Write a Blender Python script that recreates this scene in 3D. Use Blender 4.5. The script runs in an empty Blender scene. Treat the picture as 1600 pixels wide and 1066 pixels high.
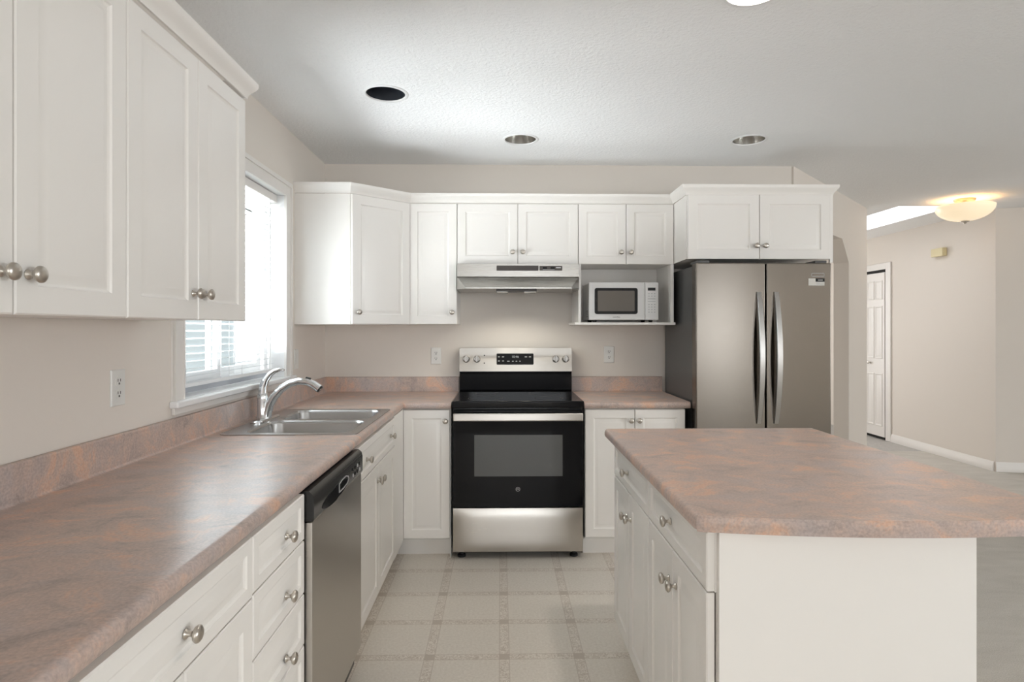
import bpy, bmesh, math, random
from mathutils import Vector, Matrix
PI = math.pi
random.seed(7)
S = bpy.context.scene
COL = S.collection

# ------------------------------------------------------------------ camera
FPX, YAW, EYE = 939.96, math.atan((800 - 782.33) / 939.96), 1.3438
cam_d = bpy.data.cameras.new('camera')
cam = bpy.data.objects.new('camera', cam_d)
COL.objects.link(cam)
cam.location = (0, 0, EYE)
cam.rotation_euler = (PI / 2, 0, -YAW)
cam_d.sensor_fit = 'HORIZONTAL'
cam_d.sensor_width = 36.0
cam_d.lens = FPX / 1600 * 36.0
cam_d.shift_y = -(533 - 513.9) / 1600
cam_d.clip_start = 0.05
S.camera = cam

# ------------------------------------------------------------------ world, light, exposure
W = bpy.data.worlds.new('daylight')
S.world = W
W.use_nodes = True
bg = W.node_tree.nodes['Background']
bg.inputs['Color'].default_value = (0.93, 0.965, 1.0, 1)
bg.inputs['Strength'].default_value = 1.6
S.view_settings.view_transform = 'Standard'
S.view_settings.look = 'None'
S.view_settings.gamma = 1.0
S.view_settings.use_curve_mapping = False
S.view_settings.exposure = 0.09
try:
    S.cycles.use_denoising = True
    S.cycles.max_bounces = 10
    S.cycles.diffuse_bounces = 6
    S.cycles.glossy_bounces = 5
    S.cycles.transparent_max_bounces = 16
    S.cycles.sample_clamp_indirect = 8.0
    S.cycles.caustics_reflective = False
    S.cycles.caustics_refractive = False
except Exception:
    pass


def area(name, loc, rot, sx, sy, power, color=(1, 1, 1), portal=False):
    l = bpy.data.lights.new(name, 'AREA')
    l.shape = 'RECTANGLE'
    l.size, l.size_y, l.energy, l.color = sx, sy, power, color
    if portal:
        l.cycles.is_portal = True
    o = bpy.data.objects.new(name, l)
    o.location, o.rotation_euler = loc, rot
    COL.objects.link(o)
    return o


# daylight through the openings of the house (patio door and windows behind the
# camera, living room window, skylight, kitchen window), plus added fill lamps
COOL = (0.91, 0.96, 1.0)
area('patio_daylight', (0.4, -5.88, 1.15), (PI / 2 + 0.35, 0, 0), 2.2, 2.0, 58, COOL)
area('dining_daylight', (4.6, -5.88, 1.35), (PI / 2 + 0.35, 0, 0), 1.3, 1.5, 30, COOL)
area('living_daylight', (8.38, -2.2, 1.4), (PI / 2 + 0.50, 0, PI / 2), 3.6, 1.6, 205, COOL)
area('skylight_daylight', (3.91, 6.2, 3.35), (0, 0, 0), 0.5, 1.4, 14, (0.97, 0.985, 1.0))
area('entry_fill', (2.6, 9.12, 1.5), (PI / 2, 0, PI), 1.4, 1.8, 32)  # added fill lamp that brightens the space behind the diagonal doorway
aim = lambda p, q: (Vector(q) - Vector(p)).to_track_quat('-Z', 'Y').to_euler()
KS, KU, WIN = (-3.1, 1.7, 2.35), (-2.9, 2.3, 0.0), (-1.2, 2.83, 1.7)
area('kitchen_window_sky', KS, aim(KS, WIN), 2.0, 1.8, 60, (0.92, 0.965, 1.0))
area('kitchen_window_upfill', KU, aim(KU, WIN), 2.0, 1.6, 1050, (0.94, 0.97, 1.0))  # added unseen panel, aimed up through the window to brighten the ceiling


sun_d = bpy.data.lights.new('sun', 'SUN')
sun_d.energy, sun_d.angle, sun_d.color = 3.0, math.radians(2.0), (1.0, 0.97, 0.93)
sun = bpy.data.objects.new('sun', sun_d)
COL.objects.link(sun)
sun.location = (0, -9, 8)
sun.rotation_euler = Vector((0.12, 0.72, -0.68)).to_track_quat('-Z', 'Y').to_euler()


# ------------------------------------------------------------------ materials
def nt(name):
    m = bpy.data.materials.new(name)
    m.use_nodes = True
    t = m.node_tree
    return m, t, t.nodes['Principled BSDF']


def node(t, kind, **kw):
    n = t.nodes.new(kind)
    for k, v in kw.items():
        if k in n.inputs:
            n.inputs[k].default_value = v
        else:
            setattr(n, k, v)
    return n


def mat(name, col, rough=0.5, metal=0.0, bump=0.0, bscale=200, coat=0.0, spec=0.5, emit=None, estr=0.0, vary=0.0, vscale=6, aniso=0.0):
    m, t, p = nt(name)
    p.inputs['Base Color'].default_value = (*col, 1)
    p.inputs['Roughness'].default_value = rough
    p.inputs['Metallic'].default_value = metal
    p.inputs['Specular IOR Level'].default_value = spec
    if coat:
        p.inputs['Coat Weight'].default_value = coat
        p.inputs['Coat Roughness'].default_value = 0.08
    if aniso:
        p.inputs['Anisotropic'].default_value = aniso
    if emit:
        p.inputs['Emission Color'].default_value = (*emit, 1)
        p.inputs['Emission Strength'].default_value = estr
    tc = node(t, 'ShaderNodeTexCoord')
    if bump:
        n = node(t, 'ShaderNodeTexNoise', Scale=bscale, Detail=3.0)
        b = node(t, 'ShaderNodeBump', Strength=bump, Distance=0.004)
        t.links.new(tc.outputs['Object'], n.inputs['Vector'])
        t.links.new(n.outputs['Fac'], b.inputs['Height'])
        t.links.new(b.outputs['Normal'], p.inputs['Normal'])
    if vary:
        n = node(t, 'ShaderNodeTexNoise', Scale=vscale, Detail=4.0)
        r = node(t, 'ShaderNodeValToRGB')
        r.color_ramp.elements[0].color = (*[c * (1 - vary) for c in col], 1)
        r.color_ramp.elements[1].color = (*[min(1, c * (1 + vary)) for c in col], 1)
        r.color_ramp.elements[0].position, r.color_ramp.elements[1].position = 0.3, 0.7
        t.links.new(tc.outputs['Object'], n.inputs['Vector'])
        t.links.new(n.outputs['Fac'], r.inputs['Fac'])
        t.links.new(r.outputs['Color'], p.inputs['Base Color'])
    return m


def brushed(name, col, rough, axis, aniso=0.75):
    """stainless steel with fine brush lines running along `axis`"""
    m, t, p = nt(name)
    p.inputs['Base Color'].default_value = (*col, 1)
    p.inputs['Metallic'].default_value = 1.0
    p.inputs['Roughness'].default_value = rough
    p.inputs['Anisotropic'].default_value = aniso
    p.inputs['Anisotropic Rotation'].default_value = 0.25
    tg = node(t, 'ShaderNodeTangent', direction_type='RADIAL', axis='Z')
    t.links.new(tg.outputs['Tangent'], p.inputs['Tangent'])
    tc = node(t, 'ShaderNodeTexCoord')
    mp = node(t, 'ShaderNodeMapping')
    sc = [900, 900, 900]
    sc[axis] = 6
    mp.inputs['Scale'].default_value = sc
    n = node(t, 'ShaderNodeTexNoise', Scale=1.0, Detail=2.0)
    b = node(t, 'ShaderNodeBump', Strength=0.06, Distance=0.001)
    t.links.new(tc.outputs['Object'], mp.inputs['Vector'])
    t.links.new(mp.outputs['Vector'], n.inputs['Vector'])
    t.links.new(n.outputs['Fac'], b.inputs['Height'])
    t.links.new(b.outputs['Normal'], p.inputs['Normal'])
    mr = node(t, 'ShaderNodeMapRange')
    mr.inputs['To Min'].default_value, mr.inputs['To Max'].default_value = rough * 0.8, rough * 1.25
    t.links.new(n.outputs['Fac'], mr.inputs['Value'])
    t.links.new(mr.outputs['Result'], p.inputs['Roughness'])
    return m


def laminate_mat():
    m, t, p = nt('laminate_slate')
    tc = node(t, 'ShaderNodeTexCoord')
    mp = node(t, 'ShaderNodeMapping')
    mp.inputs['Scale'].default_value = (1.0, 1.3, 1.0)
    t.links.new(tc.outputs['Object'], mp.inputs['Vector'])
    n1 = node(t, 'ShaderNodeTexNoise', Scale=7.5, Detail=10.0, Roughness=0.74, Distortion=0.8)
    r1 = node(t, 'ShaderNodeValToRGB')
    e = r1.color_ramp.elements
    e[0].position, e[0].color = 0.30, (0.287, 0.236, 0.212, 1)
    e[1].position, e[1].color = 0.44, (0.462, 0.363, 0.319, 1)
    for pos, c in ((0.53, (0.532, 0.399, 0.339, 1)), (0.61, (0.655, 0.419, 0.303, 1)), (0.74, (0.562, 0.384, 0.309, 1))):
        x = e.new(pos); x.color = c
    n2 = node(t, 'ShaderNodeTexNoise', Scale=5.0, Detail=5.0, Roughness=0.6, Distortion=0.5)
    mp2 = node(t, 'ShaderNodeMapping')
    mp2.inputs['Location'].default_value = (3.1, 1.7, 0.4)
    mp2.inputs['Scale'].default_value = (1.0, 1.4, 1.0)
    r2 = node(t, 'ShaderNodeValToRGB')
    r2.color_ramp.elements[0].position, r2.color_ramp.elements[0].color = 0.48, (0, 0, 0, 1)
    r2.color_ramp.elements[1].position, r2.color_ramp.elements[1].color = 0.66, (0.75, 0.75, 0.75, 1)
    mx = node(t, 'ShaderNodeMixRGB')
    mx.inputs['Color2'].default_value = (0.450, 0.389, 0.375, 1)
    n3 = node(t, 'ShaderNodeTexNoise', Scale=160.0, Detail=2.0)
    mx2 = node(t, 'ShaderNodeMixRGB', blend_type='OVERLAY')
    mx2.inputs['Fac'].default_value = 0.34
    L = t.links.new
    L(mp.outputs['Vector'], n1.inputs['Vector'])
    L(tc.outputs['Object'], mp2.inputs['Vector'])
    L(mp2.outputs['Vector'], n2.inputs['Vector'])
    L(tc.outputs['Object'], n3.inputs['Vector'])
    L(n1.outputs['Fac'], r1.inputs['Fac'])
    L(n2.outputs['Fac'], r2.inputs['Fac'])
    L(r1.outputs['Color'], mx.inputs['Color1'])
    L(r2.outputs['Color'], mx.inputs['Fac'])
    L(mx.outputs['Color'], mx2.inputs['Color1'])
    L(n3.outputs['Fac'], mx2.inputs['Color2'])
    L(mx2.outputs['Color'], p.inputs['Base Color'])
    p.inputs['Roughness'].default_value = 0.30
    b = node(t, 'ShaderNodeBump', Strength=0.05, Distance=0.001)
    L(n3.outputs['Fac'], b.inputs['Height'])
    L(b.outputs['Normal'], p.inputs['Normal'])
    return m


def vinyl_mat():
    """sheet vinyl printed as 12 in squares divided by rope-patterned strips"""
    m, t, p = nt('sheet_vinyl')
    L = t.links.new
    tc = node(t, 'ShaderNodeTexCoord')
    sp = node(t, 'ShaderNodeSeparateXYZ')
    L(tc.outputs['Object'], sp.inputs['Vector'])

    def math_(op, a, b=None):
        n = node(t, 'ShaderNodeMath', operation=op)
        for i, v in enumerate((a, b)):
            if v is None:
                continue
            if isinstance(v, (int, float)):
                n.inputs[i].default_value = v
            else:
                L(v, n.inputs[i])
        return n.outputs[0]

    def strip(axis_out, x0, pitch, half):
        q = math_('DIVIDE', math_('SUBTRACT', axis_out, x0), pitch)
        f = math_('ABSOLUTE', math_('SUBTRACT', math_('FRACT', math_('ADD', q, 0.5)), 0.5))
        d = math_('MULTIPLY', f, pitch)
        return math_('LESS_THAN', d, half), d

    sx, dx = strip(sp.outputs['X'], 0.015, 0.306, 0.022)
    sy, dy = strip(sp.outputs['Y'], 2.465, 0.2945, 0.022)
    any_ = math_('MAXIMUM', sx, sy)
    both = math_('MULTIPLY', sx, sy)
    ex = math_('MULTIPLY', math_('GREATER_THAN', dx, 0.0185), sx)
    ey = math_('MULTIPLY', math_('GREATER_THAN', dy, 0.0185), sy)
    edge = math_('MAXIMUM', ex, ey)
    fine = node(t, 'ShaderNodeTexNoise', Scale=90.0, Detail=4.0, Roughness=0.7)
    L(tc.outputs['Object'], fine.inputs['Vector'])
    r0 = node(t, 'ShaderNodeValToRGB')
    r0.color_ramp.elements[0].position, r0.color_ramp.elements[0].color = 0.32, (0.68, 0.62, 0.545, 1)
    r0.color_ramp.elements[1].position, r0.color_ramp.elements[1].color = 0.68, (0.80, 0.745, 0.67, 1)
    L(fine.outputs['Fac'], r0.inputs['Fac'])
    rope = node(t, 'ShaderNodeTexNoise', Scale=70.0, Detail=1.0, Distortion=2.5)
    L(tc.outputs['Object'], rope.inputs['Vector'])
    r1 = node(t, 'ShaderNodeValToRGB')
    r1.color_ramp.elements[0].position, r1.color_ramp.elements[0].color = 0.42, (0.585, 0.51, 0.435, 1)
    r1.color_ramp.elements[1].position, r1.color_ramp.elements[1].color = 0.58, (0.79, 0.73, 0.655, 1)
    L(rope.outputs['Fac'], r1.inputs['Fac'])

    def mix(f, a, b):
        n = node(t, 'ShaderNodeMixRGB')
        L(f, n.inputs['Fac'])
        for k, v in (('Color1', a), ('Color2', b)):
            if isinstance(v, tuple):
                n.inputs[k].default_value = v
            else:
                L(v, n.inputs[k])
        return n.outputs['Color']

    c = mix(any_, r0.outputs['Color'], r1.outputs['Color'])
    c = mix(edge, c, (0.60, 0.53, 0.46, 1))
    c = mix(both, c, (0.55, 0.475, 0.405, 1))
    L(c, p.inputs['Base Color'])
    p.inputs['Roughness'].default_value = 0.42
    b = node(t, 'ShaderNodeBump', Strength=0.12, Distance=0.002)
    L(fine.outputs['Fac'], b.inputs['Height'])
    L(b.outputs['Normal'], p.inputs['Normal'])
    return m


def carpet_mat():
    m, t, p = nt('carpet_beige')
    L = t.links.new
    tc = node(t, 'ShaderNodeTexCoord')
    n = node(t, 'ShaderNodeTexNoise', Scale=240.0, Detail=3.0)
    n2 = node(t, 'ShaderNodeTexNoise', Scale=7.0, Detail=4.0, Distortion=0.6)
    L(tc.outputs['Object'], n.inputs['Vector'])
    mp = node(t, 'ShaderNodeMapping')
    mp.inputs['Scale'].default_value = (0.6, 1.6, 1)
    mp.inputs['Rotation'].default_value = (0, 0, 0.5)
    L(tc.outputs['Object'], mp.inputs['Vector'])
    L(mp.outputs['Vector'], n2.inputs['Vector'])
    n3 = node(t, 'ShaderNodeMath', operation='MULTIPLY_ADD')
    n3.inputs[1].default_value, n3.inputs[2].default_value = 0.4, 0.3
    L(n2.outputs['Fac'], n3.inputs[0])
    a = node(t, 'ShaderNodeMath', operation='ADD')
    L(n.outputs['Fac'], a.inputs[0]); L(n3.outputs[0], a.inputs[1])
    h = node(t, 'ShaderNodeMath', operation='MULTIPLY')
    h.inputs[1].default_value = 0.5
    L(a.outputs[0], h.inputs[0])
    r = node(t, 'ShaderNodeValToRGB')
    r.color_ramp.elements[0].position, r.color_ramp.elements[0].color = 0.36, (0.46, 0.43, 0.385, 1)
    r.color_ramp.elements[1].position, r.color_ramp.elements[1].color = 0.64, (0.70, 0.665, 0.61, 1)
    L(h.outputs[0], r.inputs['Fac'])
    L(r.outputs['Color'], p.inputs['Base Color'])
    p.inputs['Roughness'].default_value = 1.0
    p.inputs['Specular IOR Level'].default_value = 0.1
    b = node(t, 'ShaderNodeBump', Strength=0.7, Distance=0.006)
    L(n.outputs['Fac'], b.inputs['Height'])
    L(b.outputs['Normal'], p.inputs['Normal'])
    return m


def pane_mat(name, tint, gloss=0.06):
    m = bpy.data.materials.new(name)
    m.use_nodes = True
    t = m.node_tree
    t.nodes.remove(t.nodes['Principled BSDF'])
    out = t.nodes['Material Output']
    tr = node(t, 'ShaderNodeBsdfTransparent')
    tr.inputs['Color'].default_value = (*tint, 1)
    gl = node(t, 'ShaderNodeBsdfGlossy', Roughness=0.02)
    mx = node(t, 'ShaderNodeMixShader')
    mx.inputs['Fac'].default_value = gloss
    t.links.new(tr.outputs[0], mx.inputs[1])
    t.links.new(gl.outputs[0], mx.inputs[2])
    t.links.new(mx.outputs[0], out.inputs['Surface'])
    return m


def slat_mat():
    m, t, p = nt('blind_slat_white')
    p.inputs['Base Color'].default_value = (0.74, 0.75, 0.755, 1)
    p.inputs['Roughness'].default_value = 0.4
    tr = node(t, 'ShaderNodeBsdfTranslucent')
    tr.inputs['Color'].default_value = (0.85, 0.88, 0.9, 1)
    mx = node(t, 'ShaderNodeMixShader')
    mx.inputs['Fac'].default_value = 0.18
    out = t.nodes['Material Output']
    t.links.new(p.outputs[0], mx.inputs[1])
    t.links.new(tr.outputs[0], mx.inputs[2])
    t.links.new(mx.outputs[0], out.inputs['Surface'])
    return m


M = dict(
    wall=mat('wall_paint_greige', (0.75, 0.695, 0.635), 0.75, bump=0.06, bscale=140),
    ceil=mat('ceiling_texture_white', (0.895, 0.90, 0.905), 0.9, bump=1.0, bscale=75),
    cab=mat('cabinet_thermofoil_white', (0.855, 0.826, 0.788), 0.30),
    cabin=mat('cabinet_melamine', (0.76, 0.745, 0.71), 0.5),
    trim=mat('trim_paint_white', (0.80, 0.77, 0.735), 0.35),
    white=mat('white_vinyl', (0.84, 0.84, 0.84), 0.35),
    lam=laminate_mat(), vinyl=vinyl_mat(), carpet=carpet_mat(),
    entry=mat('entry_floor_grey', (0.42, 0.40, 0.375), 0.5, vary=0.1, vscale=20),
    nickel=mat('satin_nickel', (0.56, 0.52, 0.47), 0.28, 1.0),
    chrome=mat('polished_chrome', (0.78, 0.79, 0.80), 0.09, 1.0),
    sink=mat('sink_steel', (0.46, 0.455, 0.45), 0.27, 1.0),
    steel=brushed('stainless_brushed', (0.56, 0.53, 0.49), 0.30, 0),
    steeld=brushed('stainless_fridge', (0.20, 0.178, 0.155), 0.20, 0),
    steelh=brushed('stainless_hood', (0.44, 0.425, 0.40), 0.27, 0, 0.3),
    handle=mat('stainless_handle', (0.50, 0.49, 0.48), 0.25, 1.0),
    fside=mat('fridge_side_grey', (0.085, 0.085, 0.085), 0.28, 0.2),
    black=mat('black_enamel', (0.010, 0.010, 0.011), 0.15, spec=0.25),
    blackglass=mat('black_glass', (0.006, 0.006, 0.007), 0.05, spec=0.22),
    ovenglass=mat('oven_window_glass', (0.10, 0.10, 0.098), 0.08, spec=0.35),  # grey stands in for the reflection and the oven interior
    dwblack=mat('black_plastic', (0.018, 0.018, 0.018), 0.25),
    rubber=mat('black_rubber', (0.01, 0.01, 0.01), 0.7),
    dark=mat('dark_void', (0.008, 0.007, 0.006), 0.8),
    mwwhite=mat('microwave_white', (0.72, 0.71, 0.70), 0.28),
    mwglass=mat('microwave_mesh_glass', (0.12, 0.105, 0.09), 0.15, coat=0.3),
    print_grey=mat('printed_grey', (0.42, 0.42, 0.42), 0.5),
    print_white=mat('printed_white', (0.75, 0.75, 0.75), 0.5),
    print_dark=mat('printed_dark', (0.06, 0.055, 0.05), 0.5),
    hoodbrown=mat('hood_grille_brown', (0.055, 0.045, 0.04), 0.4),
    lens=mat('lamp_lens', (0.75, 0.73, 0.68), 0.2),
    plate=mat('outlet_white', (0.74, 0.73, 0.70), 0.35),
    sticker=mat('sticker_paper', (0.62, 0.60, 0.56), 0.5),
    yellow=mat('sticker_yellow', (0.72, 0.52, 0.10), 0.5),
    chime=mat('chime_cream', (0.70, 0.61, 0.37), 0.5),
    can_dark=mat('can_dark_reflector', (0.06, 0.066, 0.078), 0.28, 0.6),  # dark glossy tone shared by reflector and lamp
    can_silver=mat('can_silver_reflector', (0.55, 0.53, 0.50), 0.22, 1.0),
    can_lit=mat('can_lit_reflector', (0.78, 0.74, 0.69), 0.3, 0.3),
    bulb=mat('lamp_face', (0.8, 0.78, 0.72), 0.4),
    bulb_lit=mat('lamp_face_lit', (0.8, 0.75, 0.68), 0.4, emit=(1.0, 0.86, 0.68), estr=0.35),
    copper=mat('fixture_brushed_metal', (0.60, 0.43, 0.33), 0.3, 1.0),
    bowl=mat('frosted_bowl_lit', (0.85, 0.75, 0.6), 0.3, emit=(1.0, 0.80, 0.52), estr=0.55),
    pane=pane_mat('window_pane', (0.96, 0.98, 0.98)),
    slat=slat_mat(),
    cord=mat('blind_cord', (0.8, 0.8, 0.8), 0.6),
    track=mat('window_track_grey', (0.45, 0.46, 0.49), 0.5),
    siding=mat('siding_blue_grey', (0.50, 0.54, 0.57), 0.7),
    grass=mat('lawn_ground', (0.20, 0.22, 0.14), 0.9, vary=0.3, vscale=3),
)


# ------------------------------------------------------------------ mesh helpers
class MB:
    def __init__(self):
        self.bm = bmesh.new(); self.bev = False

    def box(self, x0, x1, y0, y1, z0, z1, bev=0.0, seg=2):
        x0, x1 = sorted((x0, x1)); y0, y1 = sorted((y0, y1)); z0, z1 = sorted((z0, z1))
        b = bmesh.new()
        r = bmesh.ops.create_cube(b, size=1.0)
        for v in r['verts']:
            v.co = Vector((x0 + (v.co.x + .5) * (x1 - x0), y0 + (v.co.y + .5) * (y1 - y0), z0 + (v.co.z + .5) * (z1 - z0)))
        if bev:
            self.bev = True
            bmesh.ops.bevel(b, geom=b.edges[:], offset=bev, segments=seg, affect='EDGES', profile=0.5)
        self._merge(b)
        return self

    def _merge(self, b):
        me = bpy.data.meshes.new('tmp')
        b.to_mesh(me); b.free()
        self.bm.from_mesh(me)
        bpy.data.meshes.remove(me)

    def loops(self, rings, close=True, cap0=True, cap1=True):
        """skin a list of equal-length point rings"""
        b = self.bm
        vs = [[b.verts.new(p) for p in r] for r in rings]
        n = len(vs[0])
        for a, c in zip(vs[:-1], vs[1:]):
            for i in range(n if close else n - 1):
                j = (i + 1) % n
                try:
                    b.faces.new((a[i], a[j], c[j], c[i]))
                except ValueError:
                    pass
        if cap0: b.faces.new(vs[0][::-1])
        if cap1: b.faces.new(vs[-1])
        return self

    def lathe(self, prof, o, axis, n=24):
        axis = Vector(axis).normalized(); o = Vector(o)
        u = axis.orthogonal().normalized(); w = axis.cross(u)
        rings = []
        for r, h in prof:
            r = max(r, 1e-5)
            rings.append([o + axis * h + (u * math.cos(2 * PI * k / n) + w * math.sin(2 * PI * k / n)) * r for k in range(n)])
        if prof[0][0] > 1e-4 and prof[-1][0] > 1e-4:      # ring-shaped section: close it on itself
            return self.loops(rings + [rings[0]], cap0=False, cap1=False)
        return self.loops(rings)

    def tube(self, pts, rad, n=14, flat=None):
        """round tube along pts; rad a number or list; flat = (axis, factor) squashes the section"""
        pts = [Vector(p) for p in pts]
        if not isinstance(rad, (list, tuple)): rad = [rad] * len(pts)
        rings = []; prev = None
        for i, p in enumerate(pts):
            d = (pts[min(i + 1, len(pts) - 1)] - pts[max(i - 1, 0)]).normalized()
            u = prev - d * prev.dot(d) if prev is not None else d.orthogonal()
            u.normalize(); prev = u
            w = d.cross(u)
            ring = []
            for k in range(n):
                off = (u * math.cos(2 * PI * k / n) + w * math.sin(2 * PI * k / n)) * rad[i]
                if flat:
                    ax = Vector(flat[0]); off = off + ax * off.dot(ax) * (flat[1] - 1)
                ring.append(p + off)
            rings.append(ring)
        return self.loops(rings)

    def prism(self, poly, f, t0, t1):
        """extrude 2D poly; f(a,b,t)->xyz"""
        self.loops([[Vector(f(a, b, t0)) for a, b in poly], [Vector(f(a, b, t1)) for a, b in poly]])
        return self

    def mesh(self, me, f=None):
        b = bmesh.new(); b.from_mesh(me)
        if f:
            for v in b.verts: v.co = Vector(f(*v.co))
        self._merge(b)
        return self


def slab(outer, holes, f, t):
    """flat slab with holes: 2D outlines filled as a curve, thickness t from 0 to t; f(a,b,c)->xyz"""
    cu = bpy.data.curves.new('c', 'CURVE')
    cu.dimensions = '2D'; cu.fill_mode = 'BOTH'; cu.extrude = t / 2
    for lp in [outer] + holes:
        s = cu.splines.new('POLY'); s.points.add(len(lp) - 1); s.use_cyclic_u = True
        for i, (a, b) in enumerate(lp): s.points[i].co = (a, b, 0, 1)
    o = bpy.data.objects.new('c', cu); COL.objects.link(o)
    dg = bpy.context.evaluated_depsgraph_get(); dg.update()
    me = bpy.data.meshes.new_from_object(o.evaluated_get(dg))
    bpy.data.objects.remove(o); bpy.data.curves.remove(cu)
    mb = MB()
    mb.mesh(me, lambda x, y, z: f(x, y, z + t / 2))
    bmesh.ops.remove_doubles(mb.bm, verts=mb.bm.verts[:], dist=1e-5)
    bpy.data.meshes.remove(me)
    return mb


def text(body, size, f, depth=0.0006):
    cu = bpy.data.curves.new('t', 'FONT')
    cu.body = body; cu.size = size; cu.align_x = 'CENTER'; cu.align_y = 'CENTER'; cu.extrude = depth / 2
    o = bpy.data.objects.new('t', cu); COL.objects.link(o)
    dg = bpy.context.evaluated_depsgraph_get(); dg.update()
    me = bpy.data.meshes.new_from_object(o.evaluated_get(dg))
    bpy.data.objects.remove(o); bpy.data.curves.remove(cu)
    mb = MB(); mb.mesh(me, lambda x, y, z: f(x, y, z)); bpy.data.meshes.remove(me)
    return mb


ROOT = {}


def obj(name, mb, m, parent=None, base=None, sharp=35, label=None):
    bm = mb.bm
    bmesh.ops.recalc_face_normals(bm, faces=bm.faces[:])
    if parent is not None:
        loc = ROOT[parent.name]
    elif base is not None:
        loc = Vector(base)
    else:
        xs = [v.co for v in bm.verts]
        loc = Vector(((min(c.x for c in xs) + max(c.x for c in xs)) / 2, (min(c.y for c in xs) + max(c.y for c in xs)) / 2, min(c.z for c in xs)))
    for v in bm.verts: v.co -= loc
    me = bpy.data.meshes.new(name)
    bm.to_mesh(me); bm.free()
    me.materials.append(m)
    me.shade_smooth()
    me.set_sharp_from_angle(angle=math.radians(sharp))
    o = bpy.data.objects.new(name, me)
    COL.objects.link(o)
    if mb.bev:                                   # keep the flat faces of bevelled boxes flat
        w = o.modifiers.new('flat_faces', 'WEIGHTED_NORMAL'); w.keep_sharp = True; w.weight = 80
    ROOT[o.name] = loc
    if parent is not None:
        o.parent = parent
    else:
        o.location = loc
    if label: o['label'] = label
    return o


def thing(name, loc, label, cat, group=None):
    o = bpy.data.objects.new(name, None)
    o.empty_display_size = 0.05
    COL.objects.link(o)
    o.location = loc
    ROOT[o.name] = Vector(loc)
    return tag(o, label, cat, group)


def tag(o, label, cat, group=None):
    o['label'] = label; o['category'] = cat
    if group: o['group'] = group
    return o


def struct(name, mb, m, parent=None, base=(0, 0, 0)):
    o = obj(name, mb, m, parent, base)
    if parent is None: o['kind'] = 'structure'
    return o


def B(*a, **k): return MB().box(*a, **k)


# ------------------------------------------------------------------ cabinet pieces
def panel_front(P, U, N, w, h, inset, t=0.019):
    """raised-panel front; P lower corner on the outer face, U along width, N outwards"""
    P, U, N, V = Vector(P), Vector(U).normalized(), Vector(N).normalized(), Vector((0, 0, 1))
    i = inset
    spec = [(0.0, t), (0.0, 0.003), (0.003, 0.0), (i, 0.0), (i + 0.003, 0.004), (i + 0.008, 0.0062), (i + 0.012, 0.006), (i + 0.026, 0.0012), (i + 0.030, 0.0008)]
    rings = []
    for s, d in spec:
        rings.append([P + U * a + V * b - N * d for a, b in ((s, s), (w - s, s), (w - s, h - s), (s, h - s))])
    return MB().loops(rings)


KNOB = [(0.0, 0), (0.0095, 0), (0.0098, 0.002), (0.008, 0.004), (0.0048, 0.0065), (0.0046, 0.012), (0.0075, 0.0155), (0.0135, 0.0185), (0.0158, 0.0225), (0.0152, 0.0255), (0.0115, 0.0285), (0.006, 0.030), (0.0, 0.0303)]


def knob(parent, P, N):
    return obj('knob', MB().lathe(KNOB, P, N, 20), M['nickel'], parent, sharp=50)


def front(root, kind, P, U, N, w, h, inset=0.05, knobs=()):
    d = obj(kind, panel_front(P, U, N, w, h, inset), M['cab'], root, sharp=20)
    for a, b in knobs:
        knob(d, Vector(P) + Vector(U).normalized() * a + Vector((0, 0, b)), N)
    return d


def carcass(x0, x1, y0, y1, z0, z1, t=0.016, open_side=None):
    """hollow cabinet box (sides, bottom, back rails) without a top"""
    mb = MB()
    mb.box(x0, x1, y0, y1, z0, z0 + t)
    mb.box(x0, x0 + t, y0, y1, z0 + t, z1) if open_side != '-x' else None
    mb.box(x1 - t, x1, y0, y1, z0 + t, z1) if open_side != '+x' else None
    mb.box(x0 + t, x1 - t, y0, y0 + t, z0 + t, z1) if open_side != '-y' else None
    mb.box(x0 + t, x1 - t, y1 - t, y1, z0 + t, z1) if open_side != '+y' else None
    return mb


XW, YW, ZC = -1.203, 4.142, 2.473
FX = -0.565          # face plane of the left base fronts
UX = -0.853          # face plane of the left wall cabinets
UY = 3.792           # face plane of the back wall cabinets
BY = 3.522           # face plane of the back base fronts

# ================================================================== SETTING
# floors
struct('floor', B(-1.35, 1.12, -0.8, 4.26, -0.05, 0.0), M['vinyl'])
mb = MB().prism([(-1.35, -6.0), (8.5, -6.0), (8.5, 6.5), (1.12, 6.5), (1.12, -0.8), (-1.35, -0.8)], lambda a, b, c: (a, b, c), -0.05, 0.004)
struct('floor_carpet', mb, M['carpet'])
struct('floor_entry', B(1.12, 8.5, 6.5, 9.2, -0.05, -0.001), M['entry'])
# ceiling with the openings for the recessed lamps and the skylight
CANS = [(-0.552, 2.90), (0.118, 3.586), (1.484, 3.572), (0.846, 1.985)]


def circ(x, y, r, n=40): return [(x + r * math.cos(2 * PI * k / n), y + r * math.sin(2 * PI * k / n)) for k in range(n)]


def rect(x0, x1, y0, y1): return [(x0, y0), (x1, y0), (x1, y1), (x0, y1)]


struct('ceiling', slab(rect(-1.35, 8.5, -6.0, 9.2), [circ(x, y, 0.094) for x, y in CANS] + [rect(3.665, 4.19, 5.47, 6.9)], lambda a, b, c: (a, b, ZC + c), 0.02), M['ceil'])
mb = slab(rect(3.60, 4.255, 5.405, 6.965), [rect(3.665, 4.19, 5.47, 6.9)], lambda a, b, c: (a, b, ZC + 0.021 + c), 0.95)
struct('skylight_well', mb, M['ceil'])

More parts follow.
